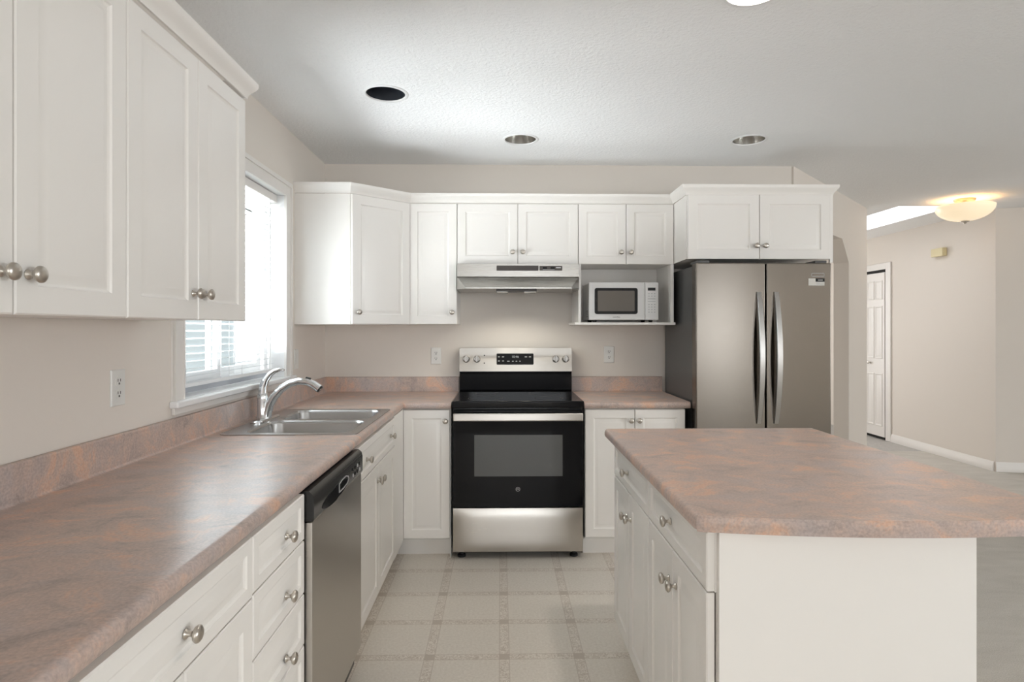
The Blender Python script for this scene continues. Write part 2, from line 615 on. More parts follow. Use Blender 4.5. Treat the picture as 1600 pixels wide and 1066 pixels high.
# walls
WY0, WY1, WZ0, WZ1 = 2.285, 3.372, 1.075, 2.09        # kitchen window opening
struct('wall_left', slab(rect(-6.0, YW + 0.12, 0, ZC), [rect(WY0, WY1, WZ0, WZ1)], lambda a, b, c: (XW - 0.15 + c, a, b), 0.15), M['wall'])
struct('wall_back', B(XW, 2.02, YW, YW + 0.12, 0, ZC), M['wall'])
# diagonal wall with a clipped-corner doorway, seen beside the fridge
DA, DB = Vector((2.035, 4.142)), Vector((3.43, 5.572))
DD = (DB - DA).normalized(); DN = Vector((-DD.y, DD.x)); DL = (DB - DA).length
op = [(0.42, 0.0), (1.385, 0.0), (1.385, 1.915), (1.185, 2.10), (0.62, 2.10), (0.42, 1.915)]
outer = [(0, 0)] + op[:1] + op[1:1] + [(0.42, 1.915), (0.62, 2.10), (1.185, 2.10), (1.385, 1.915), (1.385, 0.0), (DL, 0), (DL, ZC), (0, ZC)]
struct('wall_diagonal', slab(outer, [], lambda a, b, c: (DA.x + DD.x * a + DN.x * c, DA.y + DD.y * a + DN.y * c, b), 0.12), M['wall'])
E_ = DB + DN * 0.06
struct('wall_hall', B(4.64, 4.76, 5.556, 9.2, 0, ZC), M['wall'])
struct('wall_entry', slab(rect(1.5, 4.64, 0, ZC), [rect(1.88, 3.32, 0.58, 2.42)], lambda a, b, c: (a, 9.08 + c, b), 0.12), M['wall'])  # opening cut for the added entry fill lamp
struct('wall_inner', B(1.60, 1.72, YW + 0.12, 9.08, 0, ZC), M['wall'])
AA, AB = Vector((4.64, 5.555)), Vector((8.5, 4.85))
d_ = (AB - AA).normalized(); n_ = Vector((-d_.y, d_.x))
mb = MB().prism([tuple(AA), tuple(AB), tuple(AB + n_ * 0.12), tuple(AA + n_ * 0.12)], lambda a, b, c: (a, b, c), 0, ZC)
struct('wall_angled', mb, M['wall'])
struct('wall_right', slab(rect(-6.0, 4.9, 0, ZC), [rect(-4.0, -0.4, 0.6, 2.2)], lambda a, b, c: (8.4 + c, a, b), 0.12), M['wall'])
struct('wall_rear', slab(rect(XW, 8.4, 0, ZC), [rect(-0.7, 1.5, 0.1, 2.1), rect(3.95, 5.25, 0.6, 2.1)], lambda a, b, c: (a, -6.0 + c, b), 0.12), M['wall'])


def base_strip(a, b, inward, h=0.095, t=0.014):
    """baseboard with a moulded top running from a to b"""
    a, b = Vector(a), Vector(b); n = Vector(inward).normalized()
    prof = [(0, 0.0), (t, 0.0), (t, h * 0.62), (t * 0.72, h * 0.70), (t * 0.72, h * 0.80), (t * 0.35, h * 0.93), (t * 0.3, h), (0, h)]
    return MB().loops([[Vector((p.x + n.x * d, p.y + n.y * d, z)) for d, z in prof] for p in (a, b)])


struct('baseboard_hall', base_strip((4.639, 5.57), (4.639, 7.055), (-1, 0)), M['trim'])
struct('baseboard_angled', base_strip(AA - n_ * 0.001, AB - n_ * 0.001, -n_), M['trim'])
struct('baseboard_diagonal', base_strip(DA + DD * 1.39 - DN * 0.001, DA + DD * DL - DN * 0.001, -DN), M['trim'])

# hall closet door: bifold leaves in a cased opening on the hall wall
door = bpy.data.objects.new('door_1', None); COL.objects.link(door); door.location = (4.64, 7.55, 0); ROOT['door_1'] = Vector((4.64, 7.55, 0)); door['kind'] = 'structure'
mb = MB()
mb.box(4.622, 4.639, 7.055, 7.145, 0.0, 2.14, 0.004); mb.box(4.622, 4.639, 7.886, 7.976, 0.0, 2.14, 0.004); mb.box(4.622, 4.639, 7.145, 7.886, 2.062, 2.14, 0.004)
obj('door_casing', mb, M['trim'], door)
mb = MB(); mb.box(4.636, 4.639, 7.145, 7.886, 0.0, 2.062)
obj('door_gap_shade', mb, M['dark'], door)  # dark sheet behind the leaves, gap shade put into its colour
for k in range(2):
    y0 = 7.15 + k * 0.367
    leaf = MB()
    leaf.box(4.612, 4.634, y0, y0 + 0.364, 0.035, 2.025, 0.003)
    lf = obj('door_leaf', leaf, M['trim'], door)
    for (za, zb) in ((0.16, 0.80), (0.98, 1.62), (1.70, 1.93)):
        for (ya, yb) in ((0.035, 0.172), (0.192, 0.329)):
            obj('door_panel', panel_front((4.6048, y0 + ya, za), (0, 1, 0), (-1, 0, 0), yb - ya, zb - za, 0.012, 0.0071), M['trim'], lf)
    if k == 0:
        obj('door_knob', MB().lathe([(0, 0), (.012, 0), (.006, .006), (.006, .02), (.017, .026), (.017, .036), (0, .042)], (4.6105, y0 + (0.27 if k == 0 else 0.09), 0.925), (-1, 0, 0)), M['nickel'], lf)

# kitchen window: frame, sash, panes, casing, stool, apron
win = bpy.data.objects.new('window_1', None); COL.objects.link(win); win.location = (XW, 2.83, WZ0); ROOT['window_1'] = Vector((XW, 2.83, WZ0)); win['kind'] = 'structure'
yz = lambda x0: (lambda a, b, c: (x0 + c, a, b))
obj('window_frame', slab(rect(WY0 + .002, WY1 - .002, WZ0 + .002, WZ1 - .002), [rect(WY0 + .04, WY1 - .04, WZ0 + .045, WZ1 - .04)], yz(XW - 0.148), 0.05), M['white'], win)
ym = 2.80
obj('window_sash', slab(rect(WY0 + .041, ym + .03, WZ0 + .046, WZ1 - .041), [rect(WY0 + .08, ym - .015, WZ0 + .085, WZ1 - .08)], yz(XW - 0.120), 0.022), M['white'], win)
obj('window_sash', slab(rect(ym - .03, WY1 - .041, WZ0 + .046, WZ1 - .041), [rect(ym + .015, WY1 - .08, WZ0 + .085, WZ1 - .08)], yz(XW - 0.145), 0.022), M['white'], win)
obj('window_pane', B(XW - .111, XW - .107, WY0 + .08, ym - .015, WZ0 + .085, WZ1 - .08), M['pane'], win)
obj('window_pane', B(XW - .136, XW - .132, ym + .015, WY1 - .08, WZ0 + .085, WZ1 - .08), M['pane'], win)
obj('window_track', B(XW - .120, XW - .095, WY0 + .003, WY1 - .003, WZ0 + .003, WZ0 + .034), M['track'], win)
mb = MB()
mb.box(XW - .098, XW - .0005, WY0 + .0005, WY0 + .0035, WZ0 + .0045, WZ1 - .004); mb.box(XW - .098, XW - .0005, WY1 - .0035, WY1 - .0005, WZ0 + .0045, WZ1 - .004); mb.box(XW - .098, XW - .0005, WY0 + .0005, WY1 - .0005, WZ1 - .0035, WZ1 - .0005)
obj('window_jamb', mb, M['white'], win)
# casing with two stepped mouldings
mb = slab(rect(WY0 - .068, WY1 + .082, WZ0, WZ1 + .075), [rect(WY0 + .006, WY1 - .006, WZ0 - .01, WZ1 - .006)], yz(XW + .0005), 0.011)
mb2 = slab([(WY0 - .068, WZ0), (WY0 - .046, WZ0), (WY0 - .046, WZ1 + .053), (WY1 + .060, WZ1 + .053), (WY1 + .060, WZ0), (WY1 + .082, WZ0), (WY1 + .082, WZ1 + .075), (WY0 - .068, WZ1 + .075)], [], yz(XW + .0105), 0.008)
me = bpy.data.meshes.new('x'); mb2.bm.to_mesh(me); mb.mesh(me)
mb2 = slab([(WY0 - .004, WZ0), (WY0 + .006, WZ0), (WY0 + .006, WZ1 - .006), (WY1 - .006, WZ1 - .006), (WY1 - .006, WZ0), (WY1 + .004, WZ0), (WY1 + .004, WZ1 + .004), (WY0 - .004, WZ1 + .004)], [], yz(XW + .0105), 0.004)
me = bpy.data.meshes.new('x'); mb2.bm.to_mesh(me); mb.mesh(me)
obj('window_casing', mb, M['trim'], win)
obj('window_stool', MB().box(XW - .095, XW - .0005, WY0 + .002, WY1 - .002, WZ0 - .0, WZ0 + .004).box(XW + .0005, XW + .036, WY0 - .085, WY1 + .10, WZ0 - .022, WZ0 + .004, 0.007, 3), M['white'], win)
obj('window_apron', MB().box(XW + .0005, XW + .014, WY0 - .068, WY1 + .082, WZ0 - .048, WZ0 - .022, 0.003), M['trim'], win)

# ------------------------------------------------------------------ blind
BX = XW - 0.062
bl = thing('window_blind', (BX, 2.83, WZ0), 'white horizontal slat blind hanging in the kitchen window', 'blind')
obj('headrail', B(BX - .022, BX + .026, WY0 + .012, WY1 - .012, WZ1 - .048, WZ1 - .006, .005), M['trim'], bl, label='pale grey headrail')
mb = MB()
z = WZ0 + 0.075
ang = math.radians(10)
while z < WZ1 - 0.055:
    w = 0.0165
    for (a0, a1) in ((-w, 0.0), (0.0, w)):
        pts = []
        for a, y in ((a0, WY0 + .02), (a1, WY0 + .02), (a1, WY1 - .02), (a0, WY1 - .02)):
            cr = 0.0018 * (1 - (a / w) ** 2)
            pts.append((BX + a * math.cos(ang), y, z + a * math.sin(ang) + cr))
        lo = [(p[0], p[1], p[2] - 0.0008) for p in pts]
        mb.loops([[Vector(p) for p in lo], [Vector(p) for p in pts]])
    z += 0.031
obj('slats', mb, M['slat'], bl, sharp=60)
obj('bottom_rail', B(BX - .017, BX + .017, WY0 + .018, WY1 - .018, WZ0 + .034, WZ0 + .05, .003), M['white'], bl)
mb = MB()
for y in (WY0 + .12, WY0 + .50, WY1 - .45, WY1 - .11):
    for dx in (-.019, .019):
        mb.box(BX + dx - .0007, BX + dx + .0007, y - .0012, y + .0012, WZ0 + .05, WZ1 - .05)
obj('ladder_cords', mb, M['cord'], bl)
obj('tilt_wand', MB().tube([(BX + .03, WY1 - .13, WZ1 - .05), (BX + .03, WY1 - .13, WZ0 + .06)], 0.004, 8), M['cord'], bl)

# outside the kitchen window
hs = thing('neighbouring_house', (-6.5, 8.0, -0.6), 'blue grey neighbouring house seen dimly through the kitchen window blind', 'house')
obj('house_wall', B(-8.5, -4.2, 5.6, 9.6, -0.6, 3.2), M['siding'], hs)
obj('house_roof', MB().prism([(-8.9, 3.2), (-3.8, 3.2), (-6.35, 4.8)], lambda a, b, c: (a, c, b), 5.3, 9.9), M['print_dark'], hs)
struct('ground_outside', B(-16, -1.40, -6, 20, -0.7, -0.6), M['grass'])

# ================================================================== LEFT WALL CABINETS
def upper_left(y0, y1, seam, label, doors):
    r = thing('wall_cabinet', (UX, (y0 + y1) / 2, 1.369), label, 'cabinet', 'wall cabinets')
    obj('cabinet_body', B(XW + .001, UX - .0195, y0 + .001, y1 - .001, 1.372, 2.115), M['cab'], r)
    for (a, b, ky) in doors:
        front(r, 'door', (UX, a, 1.369), (0, 1, 0), (1, 0, 0), b - a, 0.738, 0.052, [(ky - a, 0.073)])
    return r


c1 = upper_left(0.755, 1.391, 1.07, 'white two-door wall cabinet at the left edge of the photo, the one nearest the camera', [(0.757, 1.0705, 1.042), (1.0735, 1.3895, 1.102)])
obj('sticker', B(-0.90, -0.875, 1.135, 1.165, 1.3705, 1.3718), M['yellow'], c1, label='small yellow sticker under the cabinet')
c2 = upper_left(1.392, 2.030, 1.714, 'white two-door wall cabinet beside the kitchen window, its doors meeting at two paired knobs', [(1.3925, 1.7125, 1.685), (1.7155, 2.0285, 1.744)])

CROWN = [(0.0, 0.0), (0.006, 0.0), (0.008, 0.010), (0.014, 0.020), (0.024, 0.032), (0.030, 0.040), (0.032, 0.046), (0.032, 0.058), (0.0, 0.058)]


def crown(path, z0, closed_ends=True):
    """sweep the crown profile along a plan polyline, offset to its right-hand side with mitres"""
    pts = [Vector(p) for p in path]
    def nrm(a, b):
        d = (b - a).normalized(); return Vector((d.y, -d.x))
    rings = []
    for i, p in enumerate(pts):
        if i == 0: n = nrm(pts[0], pts[1]); k = 1
        elif i == len(pts) - 1: n = nrm(pts[-2], pts[-1]); k = 1
        else:
            n1, n2 = nrm(pts[i - 1], p), nrm(p, pts[i + 1]); n = (n1 + n2).normalized(); k = 1 / max(0.3, n.dot(n1))
        rings.append([Vector((p.x + n.x * d * k, p.y + n.y * d * k, z0 + z)) for d, z in CROWN])
    return MB().loops(rings)


def top_board(poly, z0, z1):
    return MB().prism(poly, lambda a, b, c: (a, b, c), z0, z1)


o = obj('crown_moulding', crown([(UX - .002, 0.755), (UX - .002, 2.030), (XW + .002, 2.030)], 2.116), M['cab'], sharp=25)
tag(o, 'white crown moulding along the top of the wall cabinets left of the window', 'moulding')

# ================================================================== BACK WALL CABINETS
# corner cabinet with a diagonal door
r = thing('corner_cabinet', (-0.9, 3.85, 1.37), 'white corner wall cabinet with an angled single door right of the window', 'cabinet', 'wall cabinets')
CP = [(XW + .001, 3.532), (-0.880, 3.532), (-0.576, 3.805), (-0.576, YW - .001), (XW + .001, YW - .001)]
obj('cabinet_body', MB().prism(CP, lambda a, b, c: (a, b, c), 1.370, 2.134), M['cab'], r)
U = Vector((-0.5775, 3.792, 0)) - Vector((-0.880, 3.520, 0)); Lw = U.length; U.normalize(); N = Vector((U.y, -U.x, 0))
P = Vector((-0.880, 3.532, 1.372)) + U * 0.004 + N * 0.0195
front(r, 'door', P, U, N, Lw - 0.010, 0.760, 0.055, [(0.036, 0.070)])

def upper_back(x0, x1, z0, z1, label, doors, y=UY, inset=0.05, body=True, kz=0.075):
    r = thing('wall_cabinet', ((x0 + x1) / 2, y, z0), label, 'cabinet', 'wall cabinets')
    if body:
        obj('cabinet_body', B(x0 + .0005, x1 - .0005, y + .0195, YW - .001, z0 + .002, z1 + .002), M['cab'], r)
    for a, b, kx in doors:
        front(r, 'door', (a, y, z0), (1, 0, 0), (0, -1, 0), b - a, z1 - z0, inset, [(kx - a, kz)])
    return r


upper_back(-0.575, -0.275, 1.372, 2.132, 'tall narrow white single-door wall cabinet between the angled corner cabinet and the range hood', [(-0.5735, -0.2765, -0.305)])
upper_back(-0.274, 0.490, 1.752, 2.132, 'short white two-door wall cabinet directly above the range hood', [(-0.2725, 0.1065, 0.075), (0.1095, 0.4885, 0.140)])
r = upper_back(0.491, 1.097, 1.752, 2.132, 'white two-door wall cabinet with an open shelf nook holding the microwave', [(0.4925, 0.7925, 0.760), (0.7955, 1.0955, 0.822)])
mb = MB()
mb.box(0.491, 0.507, UY + .004, YW - .001, 1.385, 1.753); mb.box(1.077, 1.097, UY + .004, YW - .001, 1.385, 1.753); mb.box(0.507, 1.077, YW - .010, YW - .001, 1.385, 1.753)
obj('nook_panel', mb, M['cab'], r)
obj('shelf', B(0.468, 1.106, UY - .004, YW - .001, 1.368, 1.3845, .002), M['cab'], r)
# fridge cabinet (deep)
FY = 3.522
r = thing('wall_cabinet', (1.527, FY, 1.755), 'deep white two-door wall cabinet above the fridge', 'cabinet', 'wall cabinets')
obj('cabinet_body', B(1.0985, 1.962, FY + .0195, YW - .001, 1.757, 2.134), M['cab'], r)
obj('side_panel', B(1.949, 1.966, FY + .002, FY + .019, 1.735, 2.134), M['cab'], r)
front(r, 'door', (1.103, FY, 1.755), (1, 0, 0), (0, -1, 0), 0.4235, 0.381, 0.055, [(0.403, 0.078)])
front(r, 'door', (1.5295, FY, 1.755), (1, 0, 0), (0, -1, 0), 0.4195, 0.381, 0.055, [(0.028, 0.078)])
y_ = 3.812
o = obj('crown_moulding', crown([(XW + .002, 3.534), (-0.8795, 3.534), (-0.572, 3.81), (1.099, 3.81), (1.099, FY + .02), (1.968, FY + .02), (1.968, YW - .003)], 2.1365), M['cab'], sharp=25)
tag(o, 'long white crown moulding stepping along the top of the back wall cabinets', 'moulding')

# ================================================================== RANGE HOOD
HX0, HX1 = -0.272, 0.489
r = thing('range_hood', (0.108, 3.9, 1.59), 'stainless steel range hood under the short wall cabinet above the stove', 'range hood')
mb = MB()
mb.box(HX0, HX1, 3.748, YW - .002, 1.668, 1.7505, 0.002)
obj('hood_fascia', mb, M['steelh'], r)
mb = MB()
b = mb.bm
T0, T1 = 1.667, 1.596
q = [(HX0, 3.752, T0), (HX1, 3.752, T0), (HX1, 3.752, T1), (HX0, 3.752, T1), (HX0 + .058, 3.660, T1), (HX1 - .058, 3.660, T1), (HX0, YW - .002, T0), (HX1, YW - .002, T0), (HX0, YW - .002, T1), (HX1, YW - .002, T1), (HX0 + .03, 3.752, T0), (HX1 - .03, 3.752, T0)]
v = [b.verts.new(p) for p in q]
for f in ((10, 11, 5, 4), (0, 10, 4), (0, 4, 3), (11, 1, 5), (1, 2, 5), (0, 3, 8, 6), (1, 7, 9, 2), (3, 4, 5, 2, 9, 8)):
    b.faces.new([v[i] for i in f])
obj('hood_visor', mb, M['steelh'], r, sharp=10)
obj('hood_rim', MB().prism([(HX0 + .056, 3.656), (HX1 - .056, 3.656), (HX1, 3.75), (HX1, 4.1), (HX0, 4.1), (HX0, 3.75)], lambda a, c, t: (a, c, t), 1.588, 1.5955), M['steelh'], r)
g = obj('vent_grille', B(-0.026, 0.236, 3.7455, 3.7485, 1.706, 1.738, .001), M['hoodbrown'], r, label='dark brown vent grille')
obj('grille_louvres', MB().box(-0.022, 0.232, 3.7445, 3.7456, 1.7135, 1.7150).box(-0.022, 0.232, 3.7445, 3.7456, 1.7215, 1.7230).box(-0.022, 0.232, 3.7445, 3.7456, 1.7295, 1.7310), M['print_dark'], g)
cp = obj('control_panel', B(0.242, 0.384, 3.7455, 3.7485, 1.707, 1.736, .001), M['hoodbrown'], r, label='dark brown control strip')
for x in (0.275, 0.324):
    obj('rocker_switch', B(x - .013, x + .013, 3.7425, 3.7456, 1.718, 1.730, .001), M['black'], cp)
obj('printed_marks', B(0.262, 0.336, 3.7449, 3.7456, 1.711, 1.7128), M['print_white'], cp)
obj('printed_label', B(0.345, 0.375, 3.7449, 3.7456, 1.722, 1.728), M['print_white'], cp)
lp = obj('lamp_housing', B(-0.028, 0.222, 3.70, 3.83, 1.573, 1.588, .002), M['hoodbrown'], r)
obj('lamp_lens', B(-0.024, 0.045, 3.703, 3.827, 1.568, 1.5735, .001), M['lens'], lp)
obj('lamp_lens', B(0.145, 0.218, 3.703, 3.827, 1.568, 1.5735, .001), M['lens'], lp)

for x in (0.01, 0.18):
    l = bpy.data.lights.new('hood_fill', 'SPOT'); l.energy = 4.0; l.color = (1.0, 0.95, 0.82); l.spot_size = math.radians(150); l.spot_blend = 0.5; l.shadow_soft_size = 0.03  # added fill lifting the dim back wall, not a lit hood lamp
    lo = bpy.data.objects.new('hood_fill', l); COL.objects.link(lo); lo.location = (x, 3.765, 1.562)

# ================================================================== MICROWAVE
MY = 3.800
r = thing('microwave', (0.78, 3.95, 1.385), 'small white microwave with a black-framed window in the cabinet nook', 'microwave')
obj('microwave_body', B(0.561, 1.000, MY + .022, 4.095, 1.400, 1.637, .006), M['mwwhite'], r)
obj('side_vents', MB().box(0.5598, 0.5615, 3.86, 3.92, 1.42, 1.424).box(0.5598, 0.5615, 3.86, 3.92, 1.432, 1.436).box(0.5598, 0.5615, 3.86, 3.92, 1.444, 1.448).box(0.5598, 0.5615, 3.86, 3.92, 1.456, 1.46), M['print_dark'], r)
d = obj('door', B(0.559, 0.9155, MY, MY + .0215, 1.400, 1.639, .004, 3), M['mwwhite'], r)
xz = lambda y: (lambda a, b_, c: (a, y - c, b_))


def rrect(x0, x1, y0, y1, r_, n=6):
    out = []
    for cx, cy, a0 in ((x1 - r_, y1 - r_, 0), (x0 + r_, y1 - r_, PI / 2), (x0 + r_, y0 + r_, PI), (x1 - r_, y0 + r_, 3 * PI / 2)):
        for k in range(n + 1):
            a = a0 + k / n * PI / 2
            out.append((cx + r_ * math.cos(a), cy + r_ * math.sin(a)))
    return out


obj('window_frame', slab(rrect(0.595, 0.868, 1.437, 1.603, .014), [rrect(0.614, 0.849, 1.455, 1.585, .005)], xz(MY), 0.003), M['black'], d, label='black window frame')
obj('window', B(0.612, 0.851, MY - .0012, MY + .001, 1.453, 1.587), M['mwglass'], d)
obj('emblem', text('comfee', 0.0135, lambda x, y, z: (0.7335 + x * 1.15, MY - .0006 - z, 1.4185 + y)), M['print_dark'], d)
p_ = obj('control_panel', B(0.9165, 1.002, MY, MY + .0215, 1.400, 1.639, .004, 3), M['mwwhite'], r)
obj('display', B(0.933, 0.982, MY - .0012, MY + .001, 1.586, 1.605), M['black'], p_)
for row, zz in enumerate((1.567, 1.551, 1.534, 1.517, 1.498, 1.482, 1.466, 1.449)):
    if row in (2, 3):
        obj('button', B(0.933, 0.982, MY - .0008, MY + .001, zz - .002, zz + .002), M['print_grey'], p_)
    else:
        for k in range(3):
            x = 0.940 + k * 0.0185
            obj('button', B(x - .004, x + .004, MY - .0008, MY + .001, zz - .0025, zz + .0025), M['print_grey'], p_)
obj('open_button', B(0.920, 0.999, MY - .002, MY + .001, 1.405, 1.430, .001), M['mwwhite'], p_)
for x in (0.60, 0.96):
    for y in (3.84, 4.05):
        obj('foot', MB().lathe([(0, 0), (.012, 0), (.014, .0148), (0, .0148)], (x, y, 1.3848), (0, 0, 1), 12), M['rubber'], r)

# ================================================================== BASE CABINETS, LEFT RUN
CZ = 0.8755
DZ0 = 0.118


def base_left(y0, y1, label, open_top=True):
    r = thing('base_cabinet', (-0.88, (y0 + y1) / 2, 0), label, 'cabinet', 'base cabinets')
    obj('cabinet_body', carcass(XW + .001, FX - .0195, y0 + .0005, y1 - .0005, 0.105, CZ), M['cabin'], r)
    obj('toe_kick', B(-0.645, -0.630, y0, y1, 0, 0.1045), M['cab'], r)
    return r


def lf(r, kind, y0, y1, z0, z1, inset, knobs=()):
    return front(r, kind, (FX, y0, z0), (0, 1, 0), (1, 0, 0), y1 - y0, z1 - z0, inset, [(ky - y0, kz - z0) for ky, kz in knobs])


r = base_left(0.79, 1.384, 'white base cabinet with one wide drawer, nearest the camera under the left counter')
lf(r, 'drawer', 0.792, 1.3825, 0.732, 0.868, 0.030, [(1.088, 0.797)])
lf(r, 'door', 0.792, 1.0865, DZ0, 0.728, 0.05, [(1.055, 0.66)])
lf(r, 'door', 1.0895, 1.3825, DZ0, 0.728, 0.05, [(1.12, 0.66)])
r = base_left(1.385, 1.745, 'white base cabinet with a stack of four small drawers left of the dishwasher')
for z0, z1, kz in ((0.737, 0.868, 0.797), (0.584, 0.733, 0.640), (0.436, 0.580, 0.476), (DZ0, 0.432, 0.27)):
    lf(r, 'drawer', 1.3865, 1.7435, z0, z1, 0.030, [(1.594, kz)])
r = base_left(2.376, 3.225, 'white two-door sink base cabinet under the sink, right of the dishwasher')
lf(r, 'drawer_front', 2.378, 3.222, 0.722, 0.868, 0.030, [(2.545, 0.793), (3.10, 0.793)])
lf(r, 'door', 2.378, 2.7985, DZ0, 0.718, 0.05, [(2.768, 0.644)])
lf(r, 'door', 2.8015, 3.222, DZ0, 0.718, 0.05, [(2.832, 0.644)])
obj('filler_strip', B(FX - .019, FX - .003, 3.2255, 3.519, DZ0 - .01, CZ), M['cab'], r)
obj('toe_filler', B(-0.645, -0.630, 3.2255, 3.52, 0, 0.1045), M['cab'], r)

# base cabinets on the back wall
r = thing('base_cabinet', (-0.43, 3.8, 0), 'narrow white single-door base cabinet left of the stove', 'cabinet', 'base cabinets')
obj('cabinet_body', carcass(-0.575, -0.296, BY + .0195, YW - .001, 0.105, CZ), M['cabin'], r)
front(r, 'door', (-0.569, BY, DZ0), (1, 0, 0), (0, -1, 0), 0.2715, 0.752, 0.05, [(0.247, 0.687)])
obj('toe_kick', B(-0.6295, -0.296, 3.60, 3.615, 0, 0.1045), M['cab'], r)
obj('end_strip', B(-0.296, -0.2915, BY + .02, YW - .03, 0.0, CZ), M['cab'], r)
r = thing('base_cabinet', (0.79, 3.8, 0), 'white two-door base cabinet between the stove and the fridge', 'cabinet', 'base cabinets')
obj('cabinet_body', carcass(0.494, 1.088, BY + .0195, YW - .001, 0.105, CZ), M['cabin'], r)
front(r, 'door', (0.4955, BY, DZ0), (1, 0, 0), (0, -1, 0), 0.2915, 0.752, 0.05, [(0.270, 0.687)])
front(r, 'door', (0.7900, BY, DZ0), (1, 0, 0), (0, -1, 0), 0.2965, 0.752, 0.05, [(0.023, 0.687)])
obj('toe_kick', B(0.4935, 1.088, 3.60, 3.615, 0, 0.1045), M['cab'], r)

# ================================================================== COUNTERTOPS
CT = 0.914
nose = [(0.622, CT), (0.630, CT - .001), (0.6365, CT - .0045), (0.6405, CT - .011), (0.641, CT - .020), (0.639, CT - .029), (0.634, CT - .035), (0.627, CT - .038)]
splash = [(0.001, CT - .038), (0.001, CT + .100), (0.0035, CT + .102), (0.015, CT + .102), (0.0185, CT + .100), (0.020, CT + .096), (0.020, CT + .009), (0.022, CT + .003), (0.027, CT)]
DS0, DS1, SY0, SY1 = 0.085, 0.600, 2.462, 3.192
prof = splash + [(DS0, CT), (DS1, CT)] + nose + [(DS1, CT - .038), (DS0, CT - .038)]
i0 = len(splash); ib = len(splash) + 2 + len(nose)
mb = MB(); b = mb.bm
xe = -0.2885
stations = []
for y in (0.66, SY0, SY1): stations.append([(XW + d, y, z) for d, z in prof])
stations.append([(XW + d, YW - d, z) for d, z in prof])
stations.append([(xe, YW - d, z) for d, z in prof])
vs = [[b.verts.new(p) for p in s] for s in stations]
n = len(prof)
for si in range(len(vs) - 1):
    for i in range(n):
        j = (i + 1) % n
        if si == 1 and i in (i0, ib): continue
        b.faces.new((vs[si][i], vs[si][j], vs[si + 1][j], vs[si + 1][i]))
b.faces.new(vs[0][::-1]); b.faces.new(vs[-1])
# inner edges of the sink cut-out
A_, B_ = vs[1], vs[2]
for (p, q_) in ((i0, ib + 1), (i0 + 1, ib)):
    b.faces.new((A_[p], B_[p], B_[q_], A_[q_]))
for R in (A_, B_):
    b.faces.new((R[i0], R[i0 + 1], R[ib], R[ib + 1]))
o = obj('countertop', mb, M['lam'], base=(XW, 0, CT), sharp=50)
tag(o, 'L-shaped terracotta and grey laminate countertop with backsplash along the left and back walls', 'countertop', 'laminate countertops')
mb = MB()
mb.loops([[Vector((x, YW - d, z)) for d, z in splash + nose] for x in (0.489, 1.112)])
# clip the front right corner slightly
o = obj('countertop', mb, M['lam'], base=(0.4, YW, CT), sharp=50)
tag(o, 'short laminate countertop with backsplash between the stove and the fridge', 'countertop', 'laminate countertops')

# island top: straight left, back and right sides, bowed front
pts = [(0.447, 2.580), (0.447, 1.392), (0.452, 1.380), (0.462, 1.3745)]
for k in range(1, 25):
    x = 0.462 + (1.335 - 0.462) * k / 24
    s = (x - 0.462) / (1.335 - 0.462)
    pts.append((x, 1.3745 - 0.038 * 4 * s * (1 - s) * (0.92) - 0.027 * s))
pts += [(1.343, 1.352), (1.346, 1.37), (1.3465, 2.580)]


def inset_poly(p, d):
    out = []
    for i in range(len(p)):
        a, q, c = Vector(p[i - 1]), Vector(p[i]), Vector(p[(i + 1) % len(p)])
        d1, d2 = (q - a).normalized(), (c - q).normalized()
        n1, n2 = Vector((-d1.y, d1.x)), Vector((-d2.y, d2.x))
        nn = (n1 + n2).normalized(); k = 1 / max(0.35, nn.dot(n1))
        # only the left edge is rolled; the rest has a crisp trimmed edge
        w = d if (abs(q.x - 0.447) < 1e-4) else min(d, 0.0012)
        out.append((q.x + nn.x * w * k, q.y + nn.y * min(w, .0012) * k))
    return out


rings = []
for d, z in ((0.010, 0.876), (0.003, 0.880), (0.0, 0.889), (0.0, 0.900), (0.003, 0.908), (0.008, 0.9125), (0.014, 0.914)):
    rings.append([Vector((x, y, z)) for x, y in (inset_poly(pts, d) if d else pts)])
o = obj('countertop', MB().loops(rings), M['lam'], base=(0.9, 1.9, CT), sharp=28)
tag(o, 'large laminate island countertop with a bowed front edge', 'countertop', 'laminate countertops')

# ================================================================== ISLAND CABINETS
IX = 0.482


def island(y0, y1, label):
    r = thing('island_cabinet', (0.8, (y0 + y1) / 2, 0), label, 'cabinet', 'island cabinets')
    obj('cabinet_body', carcass(IX + .0235, 1.105, y0 + .0005, y1 - .0005, 0.105, CZ), M['cab'], r)
    obj('toe_kick', B(IX + .07, IX + .085, y0, y1, 0, 0.1045), M['cab'], r)
    ym_ = (y0 + y1) / 2
    f = lambda kind, a, c, z0, z1, ins, kn: front(r, kind, (IX, c, z0), (0, -1, 0), (-1, 0, 0), c - a, z1 - z0, ins, [(c - ky, kz - z0) for ky, kz in kn])
    f('drawer', y0 + .0015, y1 - .0015, 0.728, 0.866, 0.030, [(ym_ + 0.02, 0.797)])
    f('door', y0 + .0015, ym_ - .0015, DZ0, 0.7235, 0.05, [(ym_ - .034, 0.636)])
    f('door', ym_ + .0015, y1 - .0015, DZ0, 0.7235, 0.05, [(ym_ + .034, 0.630)])
    obj('frame_strip', B(IX + .0192, IX + .0235, y0 + .0005, y1 - .0005, 0.7255, CZ), M['cab'], r)
    return r


